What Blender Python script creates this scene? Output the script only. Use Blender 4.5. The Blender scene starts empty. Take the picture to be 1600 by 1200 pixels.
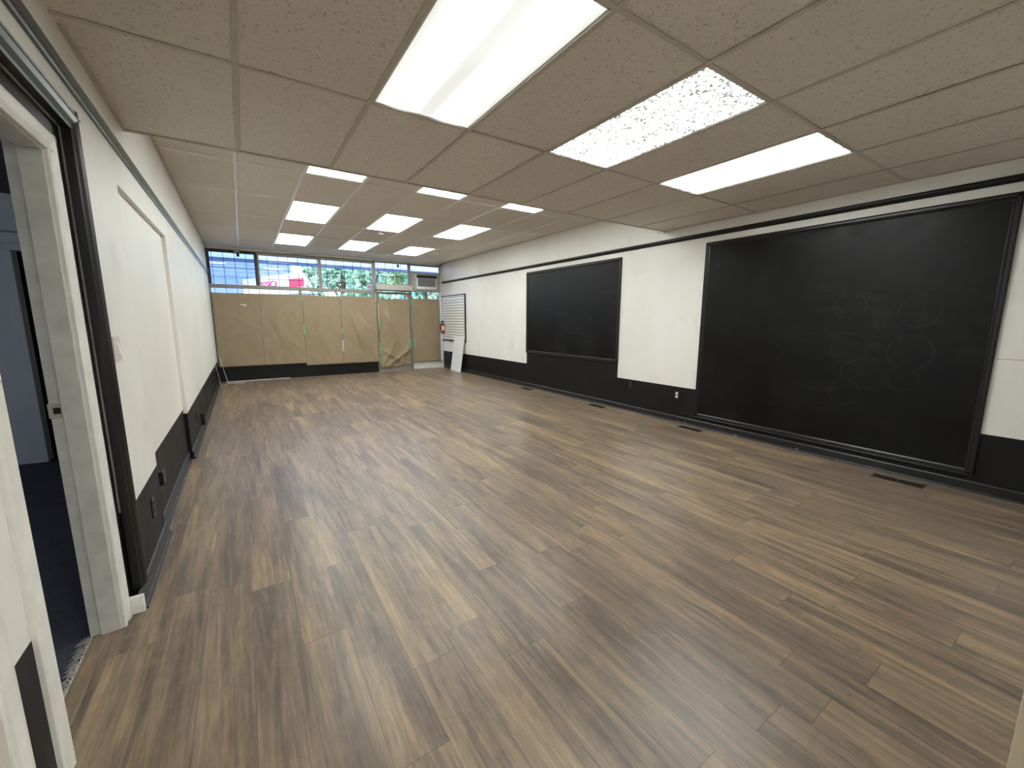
import bpy, bmesh, math, random
from mathutils import Vector, Matrix
random.seed(7)
S = bpy.context.scene
COL = S.collection
PI = math.pi

# ------------------------------------------------------------------ camera, sky, sun, exposure
CAM_H = 1.38
cd = bpy.data.cameras.new('camera')
cam = bpy.data.objects.new('camera', cd); COL.objects.link(cam)
cd.sensor_fit = 'HORIZONTAL'; cd.sensor_width = 36.0
cd.lens = 635.5 / 1600.0 * 36.0
cd.clip_start = 0.02; cd.clip_end = 400
RX, RY, RZ = 0.156845, 0.0014515, 0.5816539
_f0 = Vector((math.sin(RZ), math.cos(RZ), 0)); _r0 = Vector((math.cos(RZ), -math.sin(RZ), 0)); _u0 = Vector((0, 0, 1))
_f = _f0*math.cos(RX) - _u0*math.sin(RX); _u2 = _u0*math.cos(RX) + _f0*math.sin(RX)
_r = _r0*math.cos(RY) + _u2*math.sin(RY); _u = _u2*math.cos(RY) - _r0*math.sin(RY)
M = Matrix.Identity(4)
for i in range(3):
    M[i][0] = _r[i]; M[i][1] = _u[i]; M[i][2] = -_f[i]
M[0][3], M[1][3], M[2][3] = 0.0, 0.0, CAM_H
cam.matrix_world = M
S.camera = cam
S.view_settings.view_transform = 'Standard'; S.view_settings.look = 'None'
S.view_settings.gamma = 1.0; S.view_settings.use_curve_mapping = False
S.view_settings.exposure = 0.0

W = bpy.data.worlds.new('sky'); S.world = W; W.use_nodes = True
wn = W.node_tree.nodes; wl = W.node_tree.links
bg = wn['Background']
sky = wn.new('ShaderNodeTexSky'); sky.sky_type = 'NISHITA'; sky.sun_disc = False
sky.sun_elevation = math.radians(48); sky.sun_rotation = math.radians(200); sky.air_density = 1.0; sky.dust_density = 0.6
wl.new(sky.outputs[0], bg.inputs[0]); bg.inputs[1].default_value = 0.75
sl = bpy.data.lights.new('sun', 'SUN'); sl.energy = 7.5; sl.angle = math.radians(0.6); sl.color = (1.0, 0.96, 0.9)
sun = bpy.data.objects.new('sun', sl); COL.objects.link(sun)
sun.location = (10, -10, 30)
sun.rotation_euler = Vector((-0.45, 0.62, -0.75)).to_track_quat('-Z', 'Y').to_euler()

LAMP = 12.5           # brightness of the fluorescent tubes behind the ceiling lenses

# ------------------------------------------------------------------ room numbers (metres)
XL, XR, YF = -0.522, 4.867, 11.06       # left wall, right wall, shop front
C1, C2, YS = 2.55, 2.918, 3.673         # low ceiling, high ceiling, where the low one stops
X0, T = 0.6866, 0.6096
R1 = 2.4675

# ------------------------------------------------------------------ node helpers
class NT:
    def __init__(s, name):
        s.m = bpy.data.materials.new(name); s.m.use_nodes = True
        s.t = s.m.node_tree; s.b = s.t.nodes['Principled BSDF']; s.out = s.t.nodes['Material Output']
    def n(s, kind, **kw):
        x = s.t.nodes.new('ShaderNode' + kind)
        for k, v in kw.items():
            if k.startswith('i_'):
                x.inputs[int(k[2:])].default_value = v
            else: setattr(x, k, v)
        return x
    def l(s, a, b): s.t.links.new(a, b)
    def math(s, op, a, b=None, c=None, clamp=False):
        x = s.t.nodes.new('ShaderNodeMath'); x.operation = op; x.use_clamp = clamp
        for i, v in enumerate((a, b, c)):
            if v is None: continue
            if isinstance(v, (int, float)): x.inputs[i].default_value = v
            else: s.l(v, x.inputs[i])
        return x.outputs[0]
    def pos(s):
        return s.n('NewGeometry').outputs['Position']
    def obj(s):
        return s.n('TexCoord').outputs['Object']
    def mapping(s, vec, scale=(1,1,1), loc=(0,0,0)):
        x = s.n('Mapping'); s.l(vec, x.inputs[0]); x.inputs[3].default_value = scale; x.inputs[1].default_value = loc
        return x.outputs[0]
    def noise(s, vec, scale, detail=3, rough=0.55, dist=0.0):
        x = s.n('TexNoise'); s.l(vec, x.inputs['Vector'])
        x.inputs['Scale'].default_value = scale; x.inputs['Detail'].default_value = detail
        x.inputs['Roughness'].default_value = rough; x.inputs['Distortion'].default_value = dist
        return x.outputs[0]
    def ramp(s, fac, stops, interp='LINEAR'):
        x = s.n('ValToRGB'); s.l(fac, x.inputs[0]); e = x.color_ramp.elements; x.color_ramp.interpolation = interp
        while len(e) < len(stops): e.new(0.5)
        for i, (p, c) in enumerate(stops):
            e[i].position = p; e[i].color = (*c, 1) if len(c) == 3 else c
        return x.outputs[0]
    def mix(s, fac, a, b, mode='MIX'):
        x = s.n('Mix', data_type='RGBA', blend_type=mode)
        for i, v in ((0, fac), (6, a), (7, b)):
            if isinstance(v, (int, float)): x.inputs[i].default_value = v
            elif isinstance(v, tuple): x.inputs[i].default_value = (*v, 1)
            else: s.l(v, x.inputs[i])
        return x.outputs[2]
    def bump(s, h, strength=0.2, dist=0.01):
        x = s.n('Bump'); s.l(h, x.inputs['Height']); x.inputs['Strength'].default_value = strength; x.inputs['Distance'].default_value = dist
        s.l(x.outputs[0], s.b.inputs['Normal'])
    def col(s, v):
        if isinstance(v, tuple): s.b.inputs['Base Color'].default_value = (*v, 1)
        else: s.l(v, s.b.inputs['Base Color'])
    def rough(s, v):
        if isinstance(v, (int, float)): s.b.inputs['Roughness'].default_value = v
        else: s.l(v, s.b.inputs['Roughness'])

def plain(name, c, rough=0.5, metal=0.0, var=0.06, scale=12.0, bump=0.0):
    k = NT(name)
    nz = k.noise(k.pos(), scale, 4)
    d = tuple(max(0, v*(1-var*2)) for v in c); h = tuple(min(1, v*(1+var)) for v in c)
    k.col(k.ramp(nz, [(0.3, d), (0.7, h)])); k.rough(rough); k.b.inputs['Metallic'].default_value = metal
    if bump: k.bump(nz, bump, 0.003)
    return k.m

def emis(name, c, strength):
    k = NT(name); k.col(c); k.b.inputs['Emission Color'].default_value = (*c, 1); k.b.inputs['Emission Strength'].default_value = strength
    return k.m

# ------------------------------------------------------------------ materials
def m_wall():
    k = NT('white wall paint'); p = k.pos()
    big = k.noise(k.mapping(p, (1, 1, .5)), 1.3, 4, .6)
    smu = k.noise(k.mapping(p, (1, 1.1, .8)), 2.3, 3, .6)
    c = k.ramp(big, [(.3, (.73, .715, .67)), (.62, (.80, .785, .745))])
    dirt = k.ramp(smu, [(.58, (0, 0, 0)), (.82, (1, 1, 1))])
    c = k.mix(k.math('MULTIPLY', dirt, .38), c, (.50, .49, .45))
    k.col(c); k.rough(k.math('ADD', k.math('MULTIPLY', big, .2), .36))
    k.bump(k.noise(p, 170, 2), .06, .002)
    return k.m
def m_black_wall():
    k = NT('black wall paint'); p = k.pos()
    nz = k.noise(k.mapping(p, (1, 1, .6)), 3.0, 5, .65)
    k.col(k.ramp(nz, [(.3, (.0045, .0045, .0048)), (.75, (.0095, .0095, .010))]))
    k.rough(k.ramp(nz, [(.3, (.46,)*3), (.7, (.60,)*3)])); k.b.inputs['Specular IOR Level'].default_value = .26
    k.bump(k.noise(p, 60, 3), .08, .002)
    return k.m
def m_black_trim():
    k = NT('black gloss trim paint'); p = k.pos()
    k.col((.008, .008, .0085)); k.rough(.32); k.b.inputs['Specular IOR Level'].default_value = .42
    return k.m
def m_chipped():
    k = NT('chipped black baseboard paint'); p = k.pos()
    a = k.noise(p, 22, 4, .7); sep = k.n('SeparateXYZ'); k.l(p, sep.inputs[0])
    low = k.math('LESS_THAN', sep.outputs[2], .030)
    chip = k.math('MULTIPLY', k.math('GREATER_THAN', a, .66), low)
    k.col(k.mix(chip, (.011, .011, .012), (.42, .38, .33))); k.rough(.36)
    return k.m
def m_tile():
    k = NT('speckled ceiling tile'); p = k.pos()
    cell = k.n('TexWhiteNoise', noise_dimensions='2D')
    sp = k.n('SeparateXYZ'); k.l(p, sp.inputs[0])
    cb = k.n('CombineXYZ')
    k.l(k.math('FLOOR', k.math('DIVIDE', k.math('SUBTRACT', sp.outputs[0], X0), T)), cb.inputs[0])
    k.l(k.math('FLOOR', k.math('DIVIDE', k.math('SUBTRACT', sp.outputs[1], R1), 2*T)), cb.inputs[1])
    k.l(cb.outputs[0], cell.inputs[0])
    base = k.ramp(cell.outputs[0], [(0, (.66, .615, .555)), (1, (.75, .705, .64))])
    speck = k.noise(p, 95, 2, .5); speck2 = k.noise(k.mapping(p, (1, 1, 1), (3, 7, 1)), 62, 3, .6)
    amt = k.ramp(k.math('ADD', k.math('MULTIPLY', cell.outputs[0], .07), speck), [(.60, (0,)*3), (.70, (1,)*3)])
    amt2 = k.ramp(speck2, [(.60, (0,)*3), (.65, (1,)*3)])
    c = k.mix(k.math('MULTIPLY', amt, .34), base, (.40, .37, .32))
    c = k.mix(k.math('MULTIPLY', amt2, .60), c, (.26, .235, .20))
    stain = k.ramp(k.noise(p, .9, 4, .6), [(.45, (0,)*3), (.8, (1,)*3)])
    c = k.mix(k.math('MULTIPLY', stain, .25), c, (.62, .56, .46))
    k.col(c); k.rough(.9)
    return k.m
def m_floor():
    k = NT('walnut laminate planks'); p = k.pos()
    s = k.n('SeparateXYZ'); k.l(p, s.inputs[0])
    PW, PL = .1775, 1.26
    xs = k.math('DIVIDE', k.math('SUBTRACT', s.outputs[0], .105), PW); row = k.math('FLOOR', xs); fx = k.math('SUBTRACT', xs, row)
    w1 = k.n('TexWhiteNoise', noise_dimensions='1D'); k.l(row, w1.inputs['W'])
    ys = k.math('DIVIDE', k.math('ADD', s.outputs[1], k.math('MULTIPLY', w1.outputs[0], PL)), PL); cidx = k.math('FLOOR', ys); fy = k.math('SUBTRACT', ys, cidx)
    cb = k.n('CombineXYZ'); k.l(row, cb.inputs[0]); k.l(cidx, cb.inputs[1])
    w2 = k.n('TexWhiteNoise', noise_dimensions='2D'); k.l(cb.outputs[0], w2.inputs[0])
    # grain: coordinates shifted per plank, stretched along the plank
    off = k.n('VectorMath', operation='SCALE'); k.l(w2.outputs['Color'], off.inputs[0]); off.inputs['Scale'].default_value = 37.0
    va = k.n('VectorMath', operation='ADD'); k.l(p, va.inputs[0]); k.l(off.outputs[0], va.inputs[1])
    broad = k.noise(k.mapping(va.outputs[0], (5.6, .55, 1)), 1.25, 3, .55, .5)
    mid = k.noise(k.mapping(va.outputs[0], (32, 1.7, 1)), 1.0, 6, .68, 1.0)
    fine = k.noise(k.mapping(va.outputs[0], (120, 5, 1)), 1.0, 3, .6, .3)
    cloud = k.noise(k.mapping(va.outputs[0], (7, 5, 1)), 1.6, 5, .7, 1.2)
    f = k.math('ADD', k.math('MULTIPLY', broad, .44), k.math('MULTIPLY', mid, .43))
    f = k.math('ADD', f, k.math('MULTIPLY', cloud, .16))
    f = k.math('ADD', f, k.math('MULTIPLY', k.math('SUBTRACT', w2.outputs[0], .5), .055))
    c = k.ramp(f, [(.365, (.078, .056, .043)), (.445, (.148, .108, .079)), (.51, (.225, .163, .113)), (.58, (.315, .226, .145)), (.68, (.44, .305, .185))])
    c = k.mix(k.math('MULTIPLY', k.ramp(fine, [(.42, (1,)*3), (.6, (0,)*3)]), .26), c, (.10, .078, .062))
    # a grey wash on some planks
    c = k.mix(k.math('MULTIPLY', k.ramp(w2.outputs['Value'], [(.15, (1,)*3), (.55, (0,)*3)]), .24), c, (.185, .15, .126))
    smoke = k.noise(k.mapping(va.outputs[0], (8.5, .9, 1), (5, 2, 0)), 1.1, 4, .6, .8)
    c = k.mix(k.math('MULTIPLY', k.ramp(smoke, [(.53, (0,)*3), (.68, (1,)*3)]), .62), c, (.088, .071, .061))
    # joints
    ex = k.math('MINIMUM', fx, k.math('SUBTRACT', 1.0, fx)); ey = k.math('MINIMUM', fy, k.math('SUBTRACT', 1.0, fy))
    jx = k.math('LESS_THAN', ex, .0065); jy = k.math('LESS_THAN', ey, .0013)
    j = k.math('MAXIMUM', jx, jy)
    c = k.mix(k.math('MULTIPLY', j, .55), c, (.05, .04, .033))
    k.col(c)
    k.rough(k.math('ADD', k.math('MULTIPLY', cloud, .14), .26))
    k.b.inputs['Specular IOR Level'].default_value = 0.40
    k.bump(k.math('SUBTRACT', k.math('MULTIPLY', fine, .25), j), .10, .0015)
    return k.m
def m_board(rings):
    k = NT('black chalkboard paint'); p = k.pos()
    sm = k.noise(k.mapping(p, (1, .8, .8)), 2.2, 6, .7, .6); st = k.noise(k.mapping(p, (1, 1, 7)), 2.0, 5, .65)
    c = k.ramp(sm, [(.35, (.003, .003, .0032)), (.62, (.006, .006, .0063)), (.85, (.013, .013, .0135))])
    s = k.n('SeparateXYZ'); k.l(p, s.inputs[0])
    brk = k.noise(p, 9, 4, .7)
    tot = None
    for (y, z, r, a) in rings:
        dy = k.math('SUBTRACT', s.outputs[1], y); dz = k.math('SUBTRACT', s.outputs[2], z)
        d = k.math('SQRT', k.math('ADD', k.math('MULTIPLY', dy, dy), k.math('MULTIPLY', dz, dz)))
        e = k.math('ABSOLUTE', k.math('SUBTRACT', d, r))
        v = k.math('MULTIPLY', k.math('SUBTRACT', 1.0, k.math('DIVIDE', e, .012), clamp=True), a)
        tot = v if tot is None else k.math('MAXIMUM', tot, v)
    if tot is not None:
        c = k.mix(k.math('MULTIPLY', tot, k.ramp(brk, [(.36, (0,)*3), (.62, (1,)*3)])), c, (.028, .028, .027))
    dust = k.ramp(k.math('MULTIPLY', sm, st), [(.27, (0,)*3), (.5, (1,)*3)])
    c = k.mix(k.math('MULTIPLY', dust, .25), c, (.04, .04, .039))
    k.col(c)
    k.rough(k.ramp(sm, [(.3, (.30,)*3), (.7, (.50,)*3)]))
    k.b.inputs['Specular IOR Level'].default_value = .20
    k.bump(k.noise(p, 40, 4), .05, .002)
    return k.m
def m_kraft():
    k = NT('brown kraft paper'); p = k.pos()
    a = k.noise(p, 2.6, 4, .6, .5); b = k.noise(k.mapping(p, (1, 1, 30)), 6, 3)
    c = k.ramp(a, [(.3, (.28, .212, .135)), (.7, (.325, .247, .158))])
    c = k.mix(k.math('MULTIPLY', b, .12), c, (.21, .145, .085))
    k.col(c); k.rough(.62)
    k.bump(k.noise(p, 9, 5, .6, 1.0), .22, .012)
    # thin paper passes a little daylight
    k.b.inputs['Transmission Weight'].default_value = 0.0
    return k.m
def m_carpet():
    k = NT('dark blue carpet'); p = k.pos()
    a = k.noise(p, 130, 3, .7); b = k.noise(p, 7, 4)
    k.col(k.mix(.35, k.ramp(a, [(.3, (.018, .020, .034)), (.75, (.075, .080, .112))]), k.ramp(b, [(.3, (.020, .022, .036)), (.7, (.055, .058, .08))])))
    k.rough(.97); k.bump(a, .7, .01)
    return k.m
def m_lens(kind, lum):
    k = NT('fluorescent lens ' + kind); p = k.obj()
    s = k.n('SeparateXYZ'); k.l(p, s.inputs[0])
    # tubes run along the lens: bright bands
    n_t = {'prismatic': 2, 'cracked': 3, 'ribbed': 4}.get(kind, 3)
    ph = k.math('MULTIPLY', s.outputs[0], 2*PI*n_t/.585)
    if n_t % 2 == 0: ph = k.math('ADD', ph, PI)
    band = k.math('ADD', k.math('MULTIPLY', k.math('COSINE', ph), .5), .5)
    if kind == 'prismatic':
        gx = k.math('SINE', k.math('MULTIPLY', s.outputs[0], 2*PI/.0105)); gy = k.math('SINE', k.math('MULTIPLY', s.outputs[1], 2*PI/.0105))
        g = k.math('MULTIPLY', gx, gy)
        cl = k.noise(k.mapping(p, (4, 1.2, 1)), 1.0, 3)
        st = k.math('ADD', k.math('MULTIPLY', k.math('POWER', band, 3.0), 2.0), .062); st = k.math('ADD', st, k.math('MULTIPLY', k.math('SUBTRACT', cl, .5), .04)); st = k.math('MULTIPLY', st, k.ramp(g, [(.30, (1,)*3), (.60, (.30,)*3)]))
    elif kind == 'cracked':
        v = k.n('TexVoronoi', feature='DISTANCE_TO_EDGE'); k.l(p, v.inputs['Vector']); v.inputs['Scale'].default_value = 62
        e = k.ramp(v.outputs[0], [(.03, (0.25,)*3), (.16, (1,)*3)])
        nz = k.ramp(k.noise(p, 60, 2, .5), [(.46, (.012,)*3), (.54, (1,)*3)])
        st = k.math('MULTIPLY', k.math('MULTIPLY', e, nz), k.math('ADD', k.math('MULTIPLY', band, .9), .55))
    elif kind == 'ribbed':
        st = k.math('ADD', k.math('MULTIPLY', k.math('POWER', band, 2.0), 1.6), .045)
        rb = k.math('SINE', k.math('MULTIPLY', s.outputs[0], 2*PI/.03)); st = k.math('ADD', st, k.math('MULTIPLY', rb, .012))
    else:
        st = k.math('ADD', k.math('MULTIPLY', band, .9), .55)
    k.col((.85, .87, .86)); k.rough(.25)
    k.b.inputs['Emission Color'].default_value = (.955, 1.0, .965, 1)
    k.l(k.math('MULTIPLY', st, lum), k.b.inputs['Emission Strength'])
    return k.m
def m_glass(name='window glass', tint=(.93, .97, .98)):
    k = NT(name); t = k.t
    tr = k.n('BsdfTransparent'); tr.inputs[0].default_value = (*tint, 1)
    gl = k.n('BsdfGlossy'); gl.inputs[1].default_value = .03
    fr = k.n('Fresnel'); fr.inputs[0].default_value = 1.16
    mx = k.n('MixShader'); k.l(fr.outputs[0], mx.inputs[0]); k.l(tr.outputs[0], mx.inputs[1]); k.l(gl.outputs[0], mx.inputs[2])
    k.l(mx.outputs[0], k.out.inputs[0])
    return k.m
def m_leaf(name, a, b):
    k = NT(name); i = k.n('ObjectInfo'); nz = k.noise(k.pos(), 1.6, 3)
    k.col(k.ramp(nz, [(.3, a), (.7, b)])); k.rough(.55)
    k.b.inputs['Transmission Weight'].default_value = 0
    return k.m
WALL = m_wall(); BWALL = m_black_wall(); BTRIM = m_black_trim(); CHIP = m_chipped(); TILE = m_tile(); FLOOR = m_floor(); KRAFT = m_kraft(); CARPET = m_carpet()
GLASS = m_glass(); BLUEGLASS = m_glass('louvre glass', (.80, .89, .97))
WTRIM = plain('old white gloss trim', (.76, .75, .70), .35, var=.05, scale=9)
JAMB = plain('scuffed grey white jamb paint', (.56, .56, .53), .5, var=.07, scale=14, bump=.06)
TBAR1 = plain('tan ceiling grid', (.52, .48, .42), .55, var=.05)
TBAR2 = plain('white ceiling grid', (.95, .95, .96), .2, var=.01); TBAR2.node_tree.nodes['Principled BSDF'].inputs['Specular IOR Level'].default_value = .9
FIXT = plain('white lamp frame', (.62, .62, .60), .4, var=.03)
ALU = plain('brushed aluminium frame', (.30, .285, .25), .45, .35, .08, 30)
DARKALU = plain('dark window frame', (.05, .05, .05), .4, .3)
WIRE = plain('dark steel grille wire', (.02, .03, .05), .5, .4)
BEIGE = plain('grey beige enamel', (.52, .50, .455), .4, var=.03)
WHITEP = plain('white plastic', (.80, .80, .77), .35, var=.02)
MELA = plain('white melamine board', (.80, .82, .82), .3, var=.02)
BLACKP = plain('black plastic', (.012, .012, .012), .35)
DARKHOLE = plain('dark slot', (.004, .004, .004), .8)
BRONZE = plain('bronze vent metal', (.085, .062, .045), .45, .5)
BLACKV = plain('black vent metal', (.018, .015, .013), .5, .3)
STEEL = plain('steel', (.55, .53, .48), .35, .9)
BRASS = plain('worn latch plate', (.60, .58, .50), .4, .6)
RED = plain('red enamel', (.42, .018, .02), .28, var=.05)
LABELM = plain('paper label', (.74, .62, .40), .6)
GREENT = plain('green painters tape', (.20, .46, .22), .6)
WTAPE = plain('white masking tape', (.72, .70, .66), .6)
TAN = plain('tan wood door', (.42, .29, .165), .45, var=.10, scale=6)
CABLE = plain('white cable sheath', (.80, .77, .70), .45)
GREYGR = plain('grey air grille', (.24, .24, .235), .6)
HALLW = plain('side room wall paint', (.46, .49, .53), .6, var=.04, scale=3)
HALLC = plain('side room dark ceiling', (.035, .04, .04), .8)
CONC = plain('concrete', (.42, .41, .39), .9, var=.12, scale=2)
ASPH = plain('asphalt', (.16, .16, .165), .9, var=.12, scale=3)
def m_awning():
    k = NT('pale blue translucent awning')
    d = k.n('BsdfDiffuse'); d.inputs[0].default_value = (.55, .64, .90, 1)
    t = k.n('BsdfTranslucent'); t.inputs[0].default_value = (.50, .62, .98, 1)
    m = k.n('MixShader'); m.inputs[0].default_value = .6; k.l(d.outputs[0], m.inputs[1]); k.l(t.outputs[0], m.inputs[2]); k.l(m.outputs[0], k.out.inputs[0])
    return k.m
SOFF = m_awning()
BLUEB = plain('blue cladding', (.15, .21, .46), .5, var=.06, scale=1)
TEALB = plain('teal cladding', (.10, .33, .44), .5, var=.06, scale=1)
WHITEB = plain('white cladding', (.86, .86, .84), .5, var=.03, scale=1)
PINKR = plain('bright red fascia', (.80, .03, .10), .4, var=.03, scale=1)
LEAF1 = m_leaf('bright leaves', (.25, .42, .16), (.62, .80, .45)); LEAF2 = m_leaf('blue green leaves', (.18, .38, .25), (.55, .76, .60))
BARK = plain('bark', (.16, .12, .09), .9, var=.2)

# ------------------------------------------------------------------ mesh helpers
def bx(bm, a, b, mi=0):
    """axis aligned box between two corners"""
    x0, x1 = sorted((a[0], b[0])); y0, y1 = sorted((a[1], b[1])); z0, z1 = sorted((a[2], b[2]))
    v = [bm.verts.new(c) for c in ((x0,y0,z0),(x1,y0,z0),(x1,y1,z0),(x0,y1,z0),(x0,y0,z1),(x1,y0,z1),(x1,y1,z1),(x0,y1,z1))]
    for q in ((0,3,2,1),(4,5,6,7),(0,1,5,4),(1,2,6,5),(2,3,7,6),(3,0,4,7)):
        f = bm.faces.new([v[i] for i in q]); f.material_index = mi
    return v
def prism(bm, prof, axis, a, b, mi=0):
    """2D profile swept along an axis from a to b. profile coords are the two other axes in xyz order"""
    def P(t, p):
        return (t, p[0], p[1]) if axis == 0 else (p[0], t, p[1]) if axis == 1 else (p[0], p[1], t)
    A = [bm.verts.new(P(a, p)) for p in prof]; B = [bm.verts.new(P(b, p)) for p in prof]
    n = len(prof)
    for i in range(n):
        f = bm.faces.new((A[i], A[(i+1) % n], B[(i+1) % n], B[i])); f.material_index = mi
    for L in (A[::-1], B):
        f = bm.faces.new(L); f.material_index = mi
def lathe(bm, prof, c=(0,0,0), n=24, mi=0):
    rings = []
    for r, z in prof:
        rings.append([bm.verts.new((c[0]+r*math.cos(2*PI*i/n), c[1]+r*math.sin(2*PI*i/n), c[2]+z)) for i in range(n)])
    for A, B in zip(rings, rings[1:]):
        for i in range(n):
            f = bm.faces.new((A[i], A[(i+1) % n], B[(i+1) % n], B[i])); f.material_index = mi; f.smooth = True
    bm.faces.new(rings[0][::-1]); bm.faces.new(rings[-1])
def tube(bm, pts, r, n=8, mi=0):
    pts = [Vector(p) for p in pts]; rings = []
    for i, p in enumerate(pts):
        d = (pts[min(i+1, len(pts)-1)] - pts[max(i-1, 0)]).normalized()
        u = d.cross(Vector((0, 0, 1)));  u = d.cross(Vector((1, 0, 0))) if u.length < .1 else u
        u.normalize(); w = d.cross(u)
        rings.append([bm.verts.new(p + r*(u*math.cos(2*PI*k/n) + w*math.sin(2*PI*k/n))) for k in range(n)])
    for A, B in zip(rings, rings[1:]):
        for i in range(n):
            f = bm.faces.new((A[i], A[(i+1) % n], B[(i+1) % n], B[i])); f.material_index = mi; f.smooth = True
    bm.faces.new(rings[0][::-1]); bm.faces.new(rings[-1])
def spline(pts, n=8):
    P = [Vector(p) for p in pts]; out = []
    for i in range(len(P)-1):
        a, b, c, d = P[max(i-1, 0)], P[i], P[i+1], P[min(i+2, len(P)-1)]
        for k in range(n):
            t = k/n
            out.append(.5*((2*b) + (c-a)*t + (2*a-5*b+4*c-d)*t*t + (3*b-a-3*c+d)*t**3))
    out.append(P[-1]); return out
def obj(name, bm, mats, parent=None, bevel=0.0, seg=2, loc=None):
    bmesh.ops.recalc_face_normals(bm, faces=bm.faces)
    me = bpy.data.meshes.new(name); bm.to_mesh(me); bm.free()
    for m in (mats if isinstance(mats, (list, tuple)) else [mats]): me.materials.append(m)
    o = bpy.data.objects.new(name, me); COL.objects.link(o)
    if parent: o.parent = parent
    if loc: o.location = loc
    if bevel:
        b = o.modifiers.new('bevel', 'BEVEL'); b.width = bevel; b.segments = seg; b.limit_method = 'ANGLE'; b.angle_limit = math.radians(40)
    return o
def box(name, a, b, m, parent=None, bevel=0.0, loc=None):
    bm = bmesh.new(); bx(bm, a, b); return obj(name, bm, m, parent, bevel, 2, loc)
def tag(o, label, cat, group=None):
    o['label'] = label; o['category'] = cat
    if group: o['group'] = group
    return o
def thing(name, label, cat, loc=(0,0,0), rotz=0.0, group=None):
    o = bpy.data.objects.new(name, None); COL.objects.link(o); o.empty_display_size = .1
    o.location = loc; o.rotation_euler = (0, 0, rotz)
    return tag(o, label, cat, group)
def struct(o): o['kind'] = 'structure'; return o
def sbox(name, a, b, m, bevel=0.0): return struct(box(name, a, b, m, None, bevel))
def dup(root, loc, label, group=None):
    r = root.copy(); COL.objects.link(r); r.location = loc; r['label'] = label
    if group: r['group'] = group
    for ch in list(root.children):
        c = ch.copy(); COL.objects.link(c); c.parent = r
        for g in list(ch.children):
            d = g.copy(); COL.objects.link(d); d.parent = c
    return r
def text_bm(txt, size, depth):
    cu = bpy.data.curves.new('lettering', 'FONT'); cu.body = txt; cu.size = size; cu.extrude = depth; cu.align_x = 'CENTER'
    to = bpy.data.objects.new('lettering', cu); COL.objects.link(to)
    dg = bpy.context.evaluated_depsgraph_get(); dg.update()
    me = bpy.data.meshes.new_from_object(to.evaluated_get(dg))
    bm = bmesh.new(); bm.from_mesh(me)
    bpy.data.objects.remove(to); bpy.data.curves.remove(cu); bpy.data.meshes.remove(me)
    return bm

# ------------------------------------------------------------------ floor
bm = bmesh.new(); bx(bm, (-.665, -3.0, -.06), (XR+.12, YF+.06, 0)); struct(obj('floor', bm, FLOOR))
# side room carpet
bm = bmesh.new(); bx(bm, (-4.2, -.2, -.06), (-.665, 7.6, -.004)); struct(obj('floor_side_room', bm, CARPET))

# ------------------------------------------------------------------ left wall (white above, black dado), with a shallow niche and two door openings
WX = -.565            # wall face beside the door
NX = XL - .030        # back of the niche
HW = 3.0
bm = bmesh.new()
def wl_piece(y0, y1, x, z_black, z0=0.0, z1=HW, back=-.672):
    if z0 < z_black: bx(bm, (back, y0, z0), (x, y1, z_black), 1)
    bx(bm, (back, y0, max(z0, z_black)), (x, y1, z1), 0)
ZT = 2.16
wl_piece(-3.0, .45, WX, .49, 0, ZT)
wl_piece(.45, 1.36, WX, .49, 2.05, ZT)
wl_piece(1.36, 1.655, WX, .495, 0, ZT)
wl_piece(1.655, 2.352, WX, .49, 2.03, ZT)
wl_piece(2.352, 2.525, WX, .475, 0, ZT)
bx(bm, (-.672, -3.0, ZT), (XL, 2.525, HW), 0)
wl_piece(2.525, 3.27, XL, .475)
wl_piece(3.27, 5.02, NX, .507)
bx(bm, (-.672, 3.27, 2.135), (XL, 5.02, HW), 0)
wl_piece(5.02, YF, XL, .465)
struct(obj('wall_left', bm, [WALL, BWALL]))
# base moulding of the left wall: plain board with a quarter round foot
def base_prof(t=.016, h=.085, q=.014):
    return [(0, 0), (t+q, 0), (t+q*.9, q*.55), (t+q*.5, q*.95), (t, q*1.1), (t, h-.012), (t*.55, h-.003), (0, h)]
bm = bmesh.new()
def base_left(y0, y1, x): prism(bm, [(x+p[0], p[1]) for p in base_prof()], 1, y0, y1)
base_left(2.446, 3.30, XL); base_left(3.30, 5.0, NX); base_left(5.0, YF-.14, XL)
struct(obj('baseboard_left', bm, CHIP, bevel=0))
box_end = bmesh.new(); bx(box_end, (WX, 2.424, 0), (XL+.022, 2.446, .085)); struct(obj('trim_1', box_end, WTRIM, bevel=.003))

# white casings and jambs of the side door
def casing_prof_y(y0, y1, x):      # flat casing with rounded edges, profile in x,y swept along z
    return [(x-.012, y0), (x+.010, y0), (x+.014, y0+.008), (x+.010, y0+(y1-y0)*.45), (x+.018, y1-.02), (x+.018, y1-.006), (x+.012, y1), (x-.012, y1)]
CX = -.565
bm = bmesh.new()
prism(bm, casing_prof_y(2.340, 2.425, CX), 2, 0, 2.085)
prism(bm, [(x, y) for x, y in casing_prof_y(-1.66, -1.578, CX)] and [(x, -y) for x, y in casing_prof_y(-1.66, -1.578, CX)][::-1], 2, 0, 2.085)
prism(bm, [(x, z) for x, z in casing_prof_y(2.012, 2.085, CX)], 1, 1.578, 2.425)
dr = struct(obj('door_1', bm, WTRIM, bevel=.002))
bm = bmesh.new()
bx(bm, (-.672, 2.345, 0), (CX, 2.357, 2.03)); bx(bm, (-.672, 1.648, 0), (CX, 1.660, 2.03)); bx(bm, (-.672, 1.66, 2.018), (CX, 2.345, 2.03))
obj('door_jamb', bm, JAMB, dr, .002)
bm = bmesh.new()
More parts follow.
